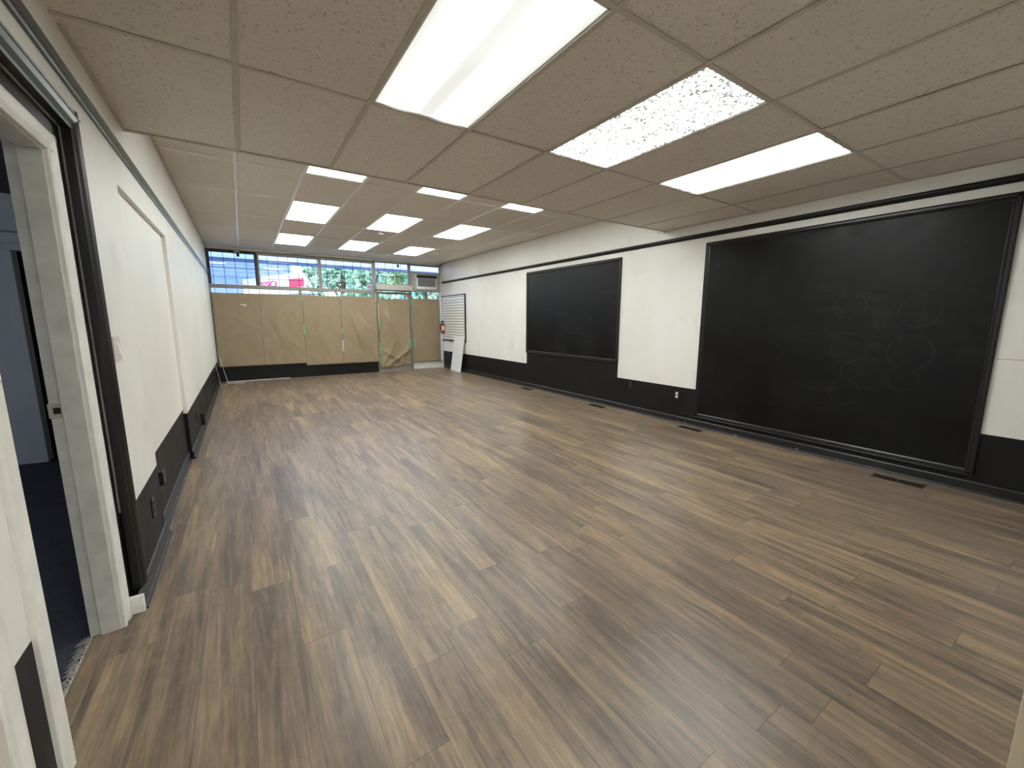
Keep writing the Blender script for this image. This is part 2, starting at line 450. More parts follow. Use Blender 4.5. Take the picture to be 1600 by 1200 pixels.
bx(bm, (-.636, 2.333, 0), (CX-.004, 2.345, 2.018)); bx(bm, (-.636, 1.66, 0), (CX-.004, 1.672, 2.018)); bx(bm, (-.636, 1.672, 2.006), (CX-.004, 2.333, 2.018))
obj('door_stop', bm, JAMB, dr, .003)
bm = bmesh.new(); bx(bm, (-.676, 2.340, .985), (-.636, 2.3445, 1.045)); sp_ = obj('strike_plate', bm, BRASS, dr, .002)
bm = bmesh.new(); bx(bm, (-.660, 2.3375, 1.003), (-.640, 2.3402, 1.028)); obj('latch_hole', bm, DARKHOLE, sp_)
bm = bmesh.new()
for i in range(170):
    y = 1.67 + random.random()*.66; x = -.672 + random.random()*.012; a = random.uniform(-.8, .8); ll = random.uniform(.012, .05)
    tube(bm, [(x, y, -.004), (x-.01*random.random(), y+ll*.4*math.sin(a), .008+.01*random.random()), (x-ll*math.cos(a)*.9, y+ll*math.sin(a), .002)], .0016, 5)
fr = obj('carpet_fringe', bm, plain('frayed carpet threads', (.40, .38, .36), .9)); fr['kind'] = 'stuff'; fr.parent = dr

bm = bmesh.new(); bx(bm, (-.668, 1.66, -.002), (-.6635, 2.345, .0025)); struct(obj('trim_17', bm, plain('pale floor edge', (.62, .58, .52), .5)))
# second casing nearer the camera and its tan door
bm = bmesh.new()
prism(bm, casing_prof_y(1.358, 1.435, CX), 2, 0, 2.085)
prism(bm, [(x, z) for x, z in casing_prof_y(2.012, 2.085, CX)], 1, .37, 1.435)
prism(bm, casing_prof_y(.372, .45, CX), 2, 0, 2.085)
d2 = struct(obj('door_2', bm, WTRIM, bevel=.002))
bm = bmesh.new(); bx(bm, (-.630, .455, .008), (-.592, 1.355, 2.04)); obj('door_leaf', bm, TAN, d2, .003)

# black flat band and black moulding round the side door
bm = bmesh.new(); bx(bm, (WX, 2.427, .088), (WX+.010, 2.505, 2.15)); bx(bm, (WX, 1.2, 2.088), (WX+.010, 2.427, 2.15)); struct(obj('trim_2', bm, BTRIM, bevel=.002))
def moul(y0, y1, x, h=.028):
    w = y1-y0
    return [(x-.02, y0), (x+h*.35, y0), (x+h*.5, y0+w*.10), (x+h*.35, y0+w*.2), (x+h*.75, y0+w*.38), (x+h, y0+w*.6), (x+h*.95, y0+w*.72), (x+h*.7, y0+w*.78), (x+h*.85, y0+w*.88), (x+h*.6, y1), (x-.02, y1)]
bm = bmesh.new()
prism(bm, moul(2.495, 2.580, XL-.004, .026), 2, .088, 2.232)
prism(bm, moul(2.150, 2.235, XL-.004, .026), 1, 1.2, 2.580)
struct(obj('trim_3', bm, BTRIM))
# picture rails
def rail_prof(x, s, z0, z1):
    w = z1-z0; return [(x+s*a, z0+w*b) for a, b in ((-.005, 0), (.012, 0), (.016, .12), (.012, .2), (.020, .34), (.030, .55), (.030, .68), (.020, .74), (.024, .86), (.016, 1), (-.005, 1))]
bm = bmesh.new(); prism(bm, rail_prof(XL, 1, 2.325, 2.385), 1, -.2, YF-.02); struct(obj('trim_4', bm, plain('dark grey gloss rail', (.035, .036, .04), .22)))
bm = bmesh.new(); prism(bm, rail_prof(XR, -1, 2.385, 2.44), 1, .03, YF-.03); struct(obj('trim_5', bm, BTRIM))

# ------------------------------------------------------------------ right wall
bm = bmesh.new()
bx(bm, (XR, -.1, .485), (XR+.12, YF+.06, HW), 0); bx(bm, (XR, -.1, 0), (XR+.12, YF+.06, .485), 1)
struct(obj('wall_right', bm, [WALL, BWALL]))
bm = bmesh.new(); prism(bm, [(XR-p[0], p[1]) for p in base_prof(.018, .088, .016)], 1, .02, YF-.12)
struct(obj('baseboard_right', bm, CHIP))
# black paint under the small board
bm = bmesh.new(); bx(bm, (XR-.003, 4.385, .48), (XR, 6.845, .74)); struct(obj('trim_6', bm, BWALL))
bm = bmesh.new(); bx(bm, (XR-.0015, .02, 1.083), (XR, .57, 1.087)); struct(obj('trim_7', bm, plain('seam filler', (.36, .27, .17), .8)))

# near wall: the opening the camera stands in
bm = bmesh.new(); bx(bm, (.812, -.10, 0), (XR+.12, .008, HW)); struct(obj('wall_near', bm, WALL))
bm = bmesh.new(); bx(bm, (.80, -.104, 0), (.813, .0185, 2.549)); struct(obj('trim_8', bm, plain('beige casing', (.60, .53, .42), .5), bevel=.003))
# room behind the camera, closed so that no sky leaks in
bm = bmesh.new(); bx(bm, (-.672, -3.12, 0), (XR+.12, -3.0, HW)); struct(obj('wall_back', bm, WALL))
bm = bmesh.new(); bx(bm, (XR, -3.0, 0), (XR+.12, -.1, HW)); struct(obj('wall_back_right', bm, WALL))

# ------------------------------------------------------------------ ceiling
LIGHTS_NEAR = [(0, R1), (2, R1), (4, R1)]
FARROW = 5.08; FR = [FARROW + 2*T*n for n in range(6)]        # rows of the high ceiling
LIGHTS_FAR = [(c, r) for r in (0, 2, 4) for c in (0, 2, 4)]
def cells(y_lines, zc, skip):
    bm = bmesh.new()
    xs = [XL - .05] + [X0 + T*k for k in range(-1, 7)] + [XR + .05]
    for j in range(len(y_lines)-1):
        for i in range(len(xs)-1):
            if (i-2, j) in skip: continue
            s = random.uniform(0, .004)
            bx(bm, (xs[i]+.004, y_lines[j]+.004, zc+.004+s), (xs[i+1]-.004, y_lines[j+1]-.004, zc+.020+s))
    return bm
def bars(y_lines, zc, w=.024):
    bm = bmesh.new()
    for k in range(-1, 7): bx(bm, (X0+T*k-w/2, y_lines[0], zc), (X0+T*k+w/2, y_lines[-1], zc+.0035))
    for y in y_lines[1:-1]: bx(bm, (XL, y-w/2, zc+.0006), (XR, y+w/2, zc+.0032))
    return bm
yn = [-3.0, R1-8*T, R1-6*T, R1-4*T, R1-2*T, R1, YS]
yf_ = [YS-.02] + FR[:5] + [YF]
bmA = cells(yn, C1, {(0, 4), (2, 4), (4, 4), (0, 1), (4, 1)})
bmB = cells([YS-.3] + FR[:5] + [YF], C2, {(c, r) for c in (0, 2, 4) for r in (0, 2, 4)})
# joins both levels: the riser above the edge of the low ceiling and the slab overhead
bx(bmA, (XL, YS-.012, C1+.002), (XR, YS-.002, C2+.02))
bmesh.ops.recalc_face_normals(bmA, faces=bmA.faces)
struct(obj('ceiling', bmA, TILE)); struct(obj('ceiling_high', bmB, TILE))
sbox('roof', (-4.3, -3.2, 3.06), (XR+.2, YF+.1, 3.2), CONC)
bm = bars(yn, C1); bx(bm, (XL, YS-.03, C1-.0005), (XR, YS, C1+.004)); bx(bm, (XR-.02, -3.0, C1), (XR, YS, C1+.003)); bx(bm, (XL, 2.55, C1), (XL+.02, YS, C1+.003))
struct(obj('trim_9', bm, TBAR1))
bm = bars(yf_, C2, .029); struct(obj('trim_10', bm, TBAR2))
bm = bmesh.new(); bx(bm, (XL, YS, C2-.0004), (XL+.022, YF, C2+.003)); bx(bm, (XR-.022, YS, C2-.0004), (XR, YF, C2+.003)); struct(obj('trim_11', bm, TBAR1))

# ------------------------------------------------------------------ lights in the ceiling grid
def make_light(name, label, lens, x, y0, y1, zc):
    xc, yc = x+T/2, (y0+y1)/2; hl = (y1-y0)/2 - .013; hw = T/2-.013
    t = thing(name, label, 'light', (xc, yc, zc), 0, 'fluorescent ceiling lights in the grid')
    bm = bmesh.new(); w = .011
    for a, b in (((-hw, -hl), (hw, -hl+w)), ((-hw, hl-w), (hw, hl)), ((-hw, -hl), (-hw+w, hl)), ((hw-w, -hl), (hw, hl))):
        bx(bm, (a[0], a[1], .0035), (b[0], b[1], .016))
    obj('lamp_frame', bm, FIXT, t)
    bm = bmesh.new(); bx(bm, (-hw+w, -hl+w, .006), (hw-w, hl-w, .010)); obj('lamp_lens', bm, lens, t)
    bm = bmesh.new(); bx(bm, (-hw, -hl, .03), (hw, hl, .11)); obj('lamp_housing', bm, FIXT, t)
    return t
L_PR = m_lens('prismatic', LAMP*1.05); L_CR = m_lens('cracked', LAMP*1.8); L_RI = m_lens('ribbed', LAMP*2.0); L_PL = m_lens('plain', LAMP); L_ADDED = m_lens('plain added', LAMP*3.6)
near_labels = ['large nearest ceiling light with fine prismatic lens, leftmost of three on the low ceiling',
               'ceiling light with rough cracked lens, middle one of three on the low ceiling',
               'ceiling light with long ribbed streaks, rightmost on the low ceiling by the big blackboard']
for (c, _), lab, ln in zip(LIGHTS_NEAR, near_labels, (L_PR, L_CR, L_RI)):
    make_light('ceiling_light', lab, ln, X0+T*c, R1-2*T, R1, C1)
for c, lab in ((0, 'added unseen ceiling light behind the camera, on the left side'), (4, 'added unseen ceiling light behind the near wall, on the right side')):
    make_light('ceiling_light', lab, L_ADDED, X0+T*c, R1-8*T, R1-6*T, C1)  # two lamps added out of view to brighten the near end
cn = {0: 'left', 2: 'middle', 4: 'right'}; rn = {0: 'just behind the drop in the ceiling', 2: 'halfway along the high ceiling', 4: 'nearest the shop window'}
FULL = [FR[0]-2*T] + FR
for r in (0, 2, 4):
    for c in (0, 2, 4):
        make_light('ceiling_light', 'bright ceiling light %s, %s of its row of three' % (rn[r], cn[c]), L_PL, X0+T*c, FULL[r], FULL[r+1], C2)

# ------------------------------------------------------------------ blackboards with moulded frames on the right wall
def board(label, y0, y1, z0, z1, mat, fw, bottom):
    t = thing('framed_blackboard', label, 'blackboard', (XR, (y0+y1)/2, z0))
    yc = (y0+y1)/2; h = z1-z0
    bm = bmesh.new(); bx(bm, (-.008, y0-yc+.01, .01), (-.0005, y1-yc-.01, h-.01)); obj('board_panel', bm, mat, t)
    pr = ((0, 0), (.024, 0), (.028, .1), (.022, .22), (.022, .55), (.016, .64), (.018, .8), (.010, 1), (0, 1))
    def P(o, s, w): return [(-a, o + s*b*w) for a, b in pr]
    bm = bmesh.new(); prism(bm, [(p[0], p[1]) for p in P(y0-yc, 1, fw)], 2, 0, h); obj('frame_side', bm, BTRIM, t)
    bm = bmesh.new(); prism(bm, [(p[0], p[1]) for p in P(y1-yc, -1, fw)], 2, 0, h); obj('frame_side', bm, BTRIM, t)
    bm = bmesh.new(); prism(bm, P(h, -1, fw), 1, y0-yc, y1-yc); obj('frame_top', bm, BTRIM, t)
    bm = bmesh.new(); prism(bm, P(0, 1, fw), 1, y0-yc+bottom, y1-yc-bottom); obj('frame_sill', bm, BTRIM, t)
    return t
RINGS = [(1.53, 1.512, .125, .55), (1.04, 1.46, .135, .7), (1.50, 1.12, .14, .5), (1.06, 1.10, .15, .55), (1.49, .69, .12, .45), (1.08, .86, .10, .4), (1.47, .90, .07, .4)]
board('large framed blackboard filling the near right wall, scuffed with faint rings', .575, 3.035, .128, 2.312, m_board(RINGS), .052, 0)
board('smaller framed blackboard farther along the right wall above a black dado', 4.385, 6.845, .715, 2.31, m_board([]), .05, 0)

# ------------------------------------------------------------------ slat wall panel in the far right corner
t = thing('slatwall_panel', 'white slatted display panel with black edging in the far right corner', 'wall panel', (XR-.001, 10.30, .785))
bm = bmesh.new()
zs, zt, p = .03, 1.225, .0722
z = zs
while z < zt-.01:
    z2 = min(z+p, zt)
    prism(bm, [(-.002, z), (-.002, z+.014), (-.022, z+.015), (-.022, z2), (0, z2), (0, z)], 1, -.70, .74); bx(bm, (-.010, -.70, z+.0005), (-.0022, .74, z+.0135), 1)  # dark strips: brown board colour that also carries the groove shade
    z += p
obj('slat_board', bm, [WHITEP, plain('brown groove with shade', (.10, .08, .065), .8)], t)
bm = bmesh.new(); bx(bm, (-.032, -.735, 0), (0, -.70, 1.255)); obj('edge_trim', bm, BTRIM, t, .003)
bm = bmesh.new(); bx(bm, (-.032, -.70, 1.225), (0, .745, 1.255)); obj('edge_trim', bm, BTRIM, t, .003)
bm = bmesh.new(); bx(bm, (-.032, -.70, 0), (0, .745, .03)); obj('edge_trim', bm, BTRIM, t, .003)

# loose white board leaning against that wall
t = thing('leaning_board', 'loose white board leaning against the slatted panel, standing on the floor', 'board', (4.715, 9.945, 0))
bm = bmesh.new(); bx(bm, (-.008, -.30, 0), (.008, .30, .915)); lb = obj('board_face', bm, MELA, None, .0015)
for v in lb.data.vertices: v.co = Matrix.Rotation(math.radians(6.9), 3, 'Y') @ v.co + Vector((0, 0, .001)) + Vector((0, -.06*v.co.z, 0))
lb.parent = t

# ------------------------------------------------------------------ shop front
YW = YF
bm = bmesh.new()
bx(bm, (XL-.15, YW-.02, 2.862), (XR+.12, YW+.10, HW), 0)                 # header
bx(bm, (XL-.15, YW-.02, 0), (XL, YW+.10, HW), 0)
bx(bm, (XR-.045, YW-.02, 0), (XR+.12, YW+.10, HW), 0)
struct(obj('wall_far', bm, [WALL]))
bm = bmesh.new(); bx(bm, (XL, YW-.11, .0), (2.955, YW+.08, .36)); struct(obj('wall_far_bulkhead', bm, BWALL, bevel=.004))
bm = bmesh.new(); bx(bm, (3.935, YW-.02, .0), (XR-.045, YW+.08, .19)); struct(obj('wall_far_kick_panel', bm, WTRIM, bevel=.004))
def frame(bm, x0, x1, z0, z1, w, y0, y1, wt=None, wb=None):
    wt = w if wt is None else wt; wb = w if wb is None else wb
    bx(bm, (x0, y0, z0), (x0+w, y1, z1)); bx(bm, (x1-w, y0, z0), (x1, y1, z1)); bx(bm, (x0+w, y0, z1-wt), (x1-w, y1, z1)); bx(bm, (x0+w, y0, z0), (x1-w, y1, z0+wb))
def grille(x0, x1, z0, z1, xo, zo, parent, step=.208):
    bm = bmesh.new(); y = YW+.13
    k = math.ceil((x0-xo)/step)
    while xo+k*step < x1:
        tube(bm, [(xo+k*step, y, z0), (xo+k*step, y, z1)], .0055, 6); k += 1
    k = math.ceil((z0-zo)/step)
    while zo+k*step < z1:
        tube(bm, [(x0, y+.006, zo+k*step), (x1, y+.006, zo+k*step)], .0055, 6); k += 1
    o = obj('security_grille', bm, WIRE, parent); return o
NW = [0]
def window(x0, x1, z0, z1, m=ALU, w=.032, wt=None, wb=None, grid=True, pane=True):
    NW[0] += 1
    bm = bmesh.new(); frame(bm, x0, x1, z0, z1, w, YW-.02, YW+.06, wt, wb)
    o = struct(obj('window_%d' % NW[0], bm, m, bevel=.003))
    if pane:
        bm = bmesh.new(); bx(bm, (x0+w, YW+.018, z0+.01), (x1-w, YW+.024, z1-.01)); obj('glass_pane', bm, GLASS, o)
    if grid: grille(x0+.01, x1-.01, z0+.01, z1-.01, .61, 2.30, o)
    return o
w1 = window(XL, .405, 2.085, 2.88, DARKALU, .035, .07, .05, True, False)
# louvres: dark blade holders and tilted blue glass blades
bm = bmesh.new()
for xx in (XL+.035, .405-.035-.022):
    bx(bm, (xx, YW-.005, 2.14), (xx+.022, YW+.05, 2.81))
obj('blade_holder', bm, DARKALU, w1)
for k in range(8):
    z = 2.165 + k*.0815
    bm = bmesh.new(); prism(bm, [(YW-.006, z-.004), (YW-.001, z-.006), (YW+.056, z+.072), (YW+.051, z+.075)], 0, XL+.05, .405-.05); obj('louvre_blade', bm, BLUEGLASS, w1)
    bm = bmesh.new(); bx(bm, (XL+.05, YW-.008, z-.008), (.405-.05, YW+.0, z-.003)); obj('blade_clip', bm, DARKALU, w1)
window(.405, 1.69, 2.085, 2.88, ALU, .035, .075, .05)
window(1.69, 2.975, 2.085, 2.88, ALU, .035, .075, .05)
w4 = window(2.975, 3.915, 2.145, 2.88, ALU, .03, .035, .03)
window(3.915, XR-.045, 2.64, 2.88, ALU, .032, .05, .02, False)
window(XL, 1.225, .36, 2.085, ALU, .03, .03, .03)
window(1.225, 2.955, .36, 2.085, ALU, .03, .03, .03)
w8 = window(3.935, XR-.045, .19, 2.165, ALU, .035, .03, .03)
# wide transom bar
bm = bmesh.new(); bx(bm, (XL, YW-.045, 2.055), (2.975, YW+.02, 2.135)); struct(obj('trim_12', bm, ALU, bevel=.004))
bm = bmesh.new(); bx(bm, (2.935, YW-.05, 0), (3.005, YW+.07, 2.88)); bx(bm, (3.905, YW-.05, 0), (3.945, YW+.07, 2.88)); struct(obj('trim_13', bm, ALU, bevel=.004))
bm = bmesh.new(); bx(bm, (XR-.075, YW-.05, .19), (XR-.045, YW+.03, 2.17)); struct(obj('trim_14', bm, plain('bright white post', (.80, .82, .86), .4), bevel=.003))
# door
bm = bmesh.new(); frame(bm, 3.012, 3.898, .03, 2.10, .05, YW-.02, YW+.03, .06, .11)
d3 = struct(obj('door_3', bm, ALU, bevel=.003))
bm = bmesh.new(); bx(bm, (3.062, YW+.004, .14), (3.848, YW+.010, 2.04)); obj('glass_pane', bm, GLASS, d3)
grille(3.062, 3.848, .14, 2.04, .61, 2.30, d3)
bm = bmesh.new(); tube(bm, [(3.03, YW-.03, 1.02), (3.03, YW-.075, 1.02), (3.03, YW-.075, 1.22), (3.03, YW-.03, 1.22)], .009); bx(bm, (3.018, YW-.03, .98), (3.042, YW-.02, 1.26)); obj('door_handle', bm, STEEL, d3)
bm = bmesh.new(); bx(bm, (3.005, YW-.035, .0), (3.905, YW+.05, .03)); obj('threshold', bm, STEEL, d3)
# long operator box above the door
t = thing('door_operator', 'long grey metal door operator box above the papered shop door', 'door opener', (3.455, YW-.05, 2.145))
bm = bmesh.new(); bx(bm, (-.48, -.13, 0), (.475, 0, .145)); obj('housing', bm, BEIGE, t, .006)
bm = bmesh.new(); bx(bm, (-.46, -.105, -.022), (.44, -.02, 0)); obj('track', bm, BLACKP, t, .002)
bm = bmesh.new(); bx(bm, (-.485, -.12, -.02), (-.38, -.03, .004)); obj('end_tab', bm, RED, t, .002)
bm = bmesh.new(); tube(bm, [(.34, -.06, -.03), (.05, -.075, -.045), (-.05, -.03, -.05)], .008); obj('closer_arm', bm, STEEL, t)

# air conditioner in its infill panel
bm = bmesh.new()
frame(bm, 3.945, XR-.045, 2.165, 2.64, .03, YW-.015, YW+.03)
bx(bm, (3.975, YW-.01, 2.195), (4.085, YW+.02, 2.61)); bx(bm, (4.69, YW-.01, 2.195), (XR-.075, YW+.02, 2.61)); bx(bm, (4.085, YW-.01, 2.195), (4.69, YW+.02, 2.205)); bx(bm, (4.085, YW-.01, 2.605), (4.69, YW+.02, 2.61))
struct(obj('trim_15', bm, plain('grey infill board', (.46, .44, .41), .5), bevel=.003))
t = thing('window_air_conditioner', 'small white window air conditioner with black control strip, right of the papered door', 'air conditioner', (4.387, YW, 2.205))
bm = bmesh.new(); bx(bm, (-.292, -.075, 0), (.292, .30, .40)); obj('case', bm, WHITEP, t, .012)
bm = bmesh.new(); bx(bm, (-.288, -.083, .298), (.288, -.07, .388)); st = obj('control_strip', bm, BLACKP, t, .003)
bm = bmesh.new(); bx(bm, (-.05, -.085, .335), (.03, -.082, .352)); obj('display', bm, plain('dim display', (.07, .075, .08), .3), st)
bm = bmesh.new()
bx(bm, (-.255, -.078, .075), (.255, -.072, .288))
for k in range(18):
    z = .080 + k*.0116; bx(bm, (-.255, -.084, z), (.255, -.076, z+.005))
obj('intake_grille', bm, GREYGR, t)

# kraft paper sheets over the lower glass
def sheet(label, x0, x1, z0, z1, seed, y=YW-.05, amp=.012, flare=.03, slant=0.0, group='brown paper sheets over the shop window', tapes=()):
    rnd = random.Random(seed); bm = bmesh.new(); nx, nz = 40, 66
    ph = [(rnd.uniform(1.5, 5), rnd.uniform(1.2, 4), rnd.uniform(0, 6.28), rnd.uniform(.3, 1)) for _ in range(6)]
    folds = [(rnd.random(), rnd.uniform(.05, .8), rnd.uniform(-1.6, 1.6), rnd.uniform(.6, 1.2)) for _ in range(6)]
    g = []
    for j in range(nz+1):
        row = []
        for i in range(nx+1):
            u, v = i/nx, j/nz
            d = sum(a*math.sin(fx*u*3+fz*v*4+p) for fx, fz, p, a in ph)/4
            for cu, cv, sl, a in folds:
                d += a*1.1*math.exp(-abs((u-cu) + sl*(v-cv)*2)*10)*math.exp(-((v-cv)**2+(u-cu)**2*.5)*7)
            env = min(1, (1-v)*2.5)*(.25+.75*math.sin(PI*min(max(u, .02), .98))**.5)
            yy = -abs(amp*d*env) - flare*max(0, .14-v)**1.3*4
            zz = z0 + (z1-z0)*v + slant*(u-.5)*(1-v)
            row.append(bm.verts.new((x0+(x1-x0)*u, y+yy, zz)))
        g.append(row)
    for j in range(nz):
        for i in range(nx):
            f = bm.faces.new((g[j][i], g[j][i+1], g[j+1][i+1], g[j+1][i])); f.smooth = True
    t = thing('paper_sheet', label, 'paper', ((x0+x1)/2, y, z0), 0, group)
    bmesh.ops.translate(bm, verts=bm.verts, vec=(-(x0+x1)/2, -y, -z0))
    o = obj('paper', bm, KRAFT, t)
    so = o.modifiers.new('thickness', 'SOLIDIFY'); so.thickness = .0012; so.offset = 1
    for (tx, tz, tw, th, mm, dy) in tapes:
        bm = bmesh.new(); bx(bm, (tx-tw/2-(x0+x1)/2, -dy-.0015, tz-th/2-z0), (tx+tw/2-(x0+x1)/2, -dy, tz+th/2-z0))
        k = obj('tape_strip', bm, mm, t); k['label'] = 'green tape' if mm == GREENT else 'white tape'
    return t
G, Wt = GREENT, WTAPE
sheet('leftmost brown paper sheet, torn white near its top, in the left window corner', XL+.03, .365, .335, 1.945, 1, y=YW-.118, amp=.016, tapes=[(.06, 1.70, .11, .022, Wt, .022), (.10, 1.675, .05, .018, Wt, .022)])
sheet('second brown paper sheet from the left, hanging flat over the window', .3658, 1.235, .335, 1.95, 2, y=YW-.122, amp=.016)
sheet('third brown paper sheet from the left, hanging lowest over the black sill', 1.2355, 2.085, .275, 1.945, 3, y=YW-.122, amp=.012, tapes=[(1.235, 1.13, .03, .22, G, .03), (1.22, 1.86, .05, .06, G, .02)])
sheet('wrinkled brown paper sheet just left of the shop door', 2.0855, 2.965, .275, 1.955, 4, y=YW-.118, amp=.040, tapes=[(2.09, 1.10, .035, .10, G, .03), (2.085, .72, .035, .28, plain('pale lilac tape', (.55, .45, .52), .6), .03), (2.10, 1.9, .05, .05, G, .02), (2.95, 1.93, .035, .16, G, .025)])
sheet('deeply creased brown paper sheet covering the shop door', 3.035, 3.885, .115, 1.925, 5, y=YW-.03, amp=.060, slant=.03, tapes=[(3.03, 1.25, .045, .30, G, .035), (3.03, .62, .04, .30, G, .03), (3.87, .70, .04, .25, G, .03), (3.03, 1.55, .02, .5, Wt, .028), (3.03, .30, .045, .2, G, .03)])
sheet('brown paper sheet over the narrow window right of the shop door', 3.952, 4.745, .195, 1.95, 6, y=YW-.055, amp=.010, flare=.03, tapes=[(3.955, 1.88, .03, .20, G, .03), (3.965, .75, .03, .28, G, .03)])

# lettering on the glass over the door and a small notice in the window corner
t = thing('window_lettering', 'dark reversed lettering on the glass pane above the shop door', 'lettering', (3.42, YW+.012, 2.40))
for body, xo_, z, s in (('L4rr', -.06, .175, .105), ('EMNSZ', -.09, .04, .115), ('ROA', .24, .04, .115)):
    bm = text_bm(body, s, .0008)
    bmesh.ops.transform(bm, matrix=Matrix.Translation((xo_, 0, z)) @ Matrix.Rotation(PI/2, 4, 'X'), verts=bm.verts)
    obj('lettering_word', bm, plain('dark green lettering', (.02, .07, .06), .5), t)
t = thing('window_notice', 'small pink and blue notice stuck in the window corner left of the door', 'notice', (2.86, YW+.010, 2.205))
bm = bmesh.new(); bx(bm, (-.07, -.002, -.065), (.07, 0, .065)); obj('notice_sheet', bm, plain('pale blue notice', (.50, .58, .85), .5), t)
bm = bmesh.new(); lathe(bm, [(.03, 0), (.03, .002)], (0, 0, 0), 20); bmesh.ops.transform(bm, matrix=Matrix.Translation((-.03, -.004, .01)) @ Matrix.Rotation(PI/2, 4, 'X'), verts=bm.verts); obj('notice_mark', bm, plain('pink mark', (.75, .16, .38), .5), t)
bm = bmesh.new()
for k in range(4): bx(bm, (.01, -.004, .03-k*.024), (.055, -.002, .04-k*.024))
obj('notice_lines', bm, plain('blue print', (.10, .12, .5), .5), t)

# fire extinguisher on the right post
t = thing('fire_extinguisher', 'red fire extinguisher hung on the corner post beside the slatted panel', 'fire extinguisher', (4.772, YW-.20, .99))
bm = bmesh.new(); lathe(bm, [(.045, 0), (.056, .006), (.058, .02), (.058, .235), (.052, .262), (.036, .282), (.022, .292), (.020, .305)], n=28); obj('cylinder', bm, RED, t)
bm = bmesh.new(); lathe(bm, [(.020, .300), (.022, .306), (.022, .335), (.014, .345)], n=20); bx(bm, (-.012, -.035, .318), (.012, .01, .334)); obj('valve', bm, BLACKP, t)
bm = bmesh.new(); prism(bm, [(-.10, .338), (-.10, .344), (.02, .368), (.02, .352)], 0, -.011, .011); prism(bm, [(-.09, .318), (-.09, .324), (0, .334), (0, .322)], 0, -.009, .009); obj('lever', bm, BLACKP, t, .001)
bm = bmesh.new(); tube(bm, spline([(-.02, -.01, .325), (-.06, -.01, .335), (-.078, -.01, .29), (-.074, -.012, .18), (-.070, -.012, .10)]), .009); obj('hose', bm, BLACKP, t)
bm = bmesh.new()
A = [(.0592*math.sin(a), -.0592*math.cos(a)) for a in [(-.9+1.8*i/12) for i in range(13)]]
for (a, b) in zip(A, A[1:]):
    f = bm.faces.new([bm.verts.new((a[0], a[1], .085)), bm.verts.new((b[0], b[1], .085)), bm.verts.new((b[0], b[1], .215)), bm.verts.new((a[0], a[1], .215))])
bmesh.ops.remove_doubles(bm, verts=bm.verts, dist=.0001)
so = obj('instruction_label', bm, LABELM, t); so.modifiers.new('thick', 'SOLIDIFY').thickness = .0006
bm = bmesh.new(); bx(bm, (-.025, .058, .10), (.044, .068, .30)); bx(bm, (-.06, .052, .19), (.06, .060, .205)); bx(bm, (.019, .066, .12), (.044, .152, .28)); obj('wall_bracket', bm, STEEL, t)

# two small sensors hanging from the window head, smoke alarm
def sensor(x, z, label):
    t = thing('window_sensor', label, 'sensor', (x, YW-.02, z), 0, 'sensors above the shop window')
    bm = bmesh.new(); bx(bm, (-.075, -.045, .03), (.03, 0, .075)); obj('mount', bm, plain('pale mount', (.55, .55, .52), .4), t, .004)
    bm = bmesh.new(); lathe(bm, [(.012, -.055), (.026, -.05), (.03, -.02), (.026, .012), (.01, .03)], (.0, -.03, 0), 18); obj('sensor_head', bm, BLACKP, t)
sensor(.055, 2.79, 'small dark sensor on a pale mount over the louvred window at the left')
sensor(3.60, 2.80, 'small dark sensor hanging in front of the pane above the shop door')
t = thing('smoke_alarm', 'small round white smoke alarm on the high ceiling between bright lights', 'smoke alarm', (2.235, 7.69, C2+.004))
bm = bmesh.new(); lathe(bm, [(.055, 0), (.062, -.006), (.060, -.022), (.045, -.034), (.02, -.037)], n=28); obj('alarm_body', bm, WHITEP, t)
bm = bmesh.new(); lathe(bm, [(.010, -.036), (.010, -.040)], n=12); obj('test_button', bm, GREYGR, t)

# ------------------------------------------------------------------ switches and outlets
def plate(name, label, x, y, z, s, mat, kind, wy=.072, wz=.117, group=None):
    t = thing(name, label, 'switch' if 'switch' in name else 'outlet', (x, y, z), 0, group)
    bm = bmesh.new(); bx(bm, (0, -wy/2, -wz/2), (s*(.010 if kind == 'rocker' else .006), wy/2, wz/2)); obj('cover_plate', bm, mat, t, .002)
    if kind == 'rocker':
        bm = bmesh.new(); prism(bm, [(s*.006, -.034), (s*.022, -.034), (s*.011, .034), (s*.006, .034)], 1, -.017, .017); obj('rocker', bm, WHITEP, t, .001)
    elif kind in ('duplex', 'white'):
        for q in (-.022, .022):
            bm = bmesh.new(); bx(bm, (s*.004, -.0165, q-.0145), (s*.009, .0165, q+.0145)); r_ = obj('receptacle', bm, WHITEP if kind == 'white' else BLACKP, t, .002)
            if kind == 'white': r_['label'] = 'white receptacle'
            bm = bmesh.new()
            for dy in (-.006, .006): bx(bm, (s*.0088, dy-.0012, q-.002), (s*.0096, dy+.0012, q+.008))
            obj('slot', bm, DARKHOLE, r_)
    elif kind == 'screws':
        bm = bmesh.new(); bx(bm, (s*.004, -.012, -.03), (s*.008, .012, .03)); obj('cover_insert', bm, BLACKP, t)
    return t
plate('light_switch', 'white light switch on the left wall beside the black door moulding', XL, 2.705, 1.238, 1, plain('switch plate', (.64, .60, .59), .35), 'rocker', .115, .118)
plate('wall_outlet', 'black outlet plate low on the left wall, nearest the side door', XL, 3.00, .305, 1, BLACKP, 'duplex')
t = plate('wall_outlet', 'thin black outlet on the left wall beyond the niche', XL, 5.75, .30, 1, BLACKP, 'duplex')
plate('wall_outlet', 'black outlet plate low on the right wall near the smaller blackboard', XR, 4.12, .40, -1, BLACKP, 'duplex')
plate('wall_outlet', 'black outlet with two white receptacles beside the large blackboard', XR, 3.315, .372, -1, BLACKP, 'white')
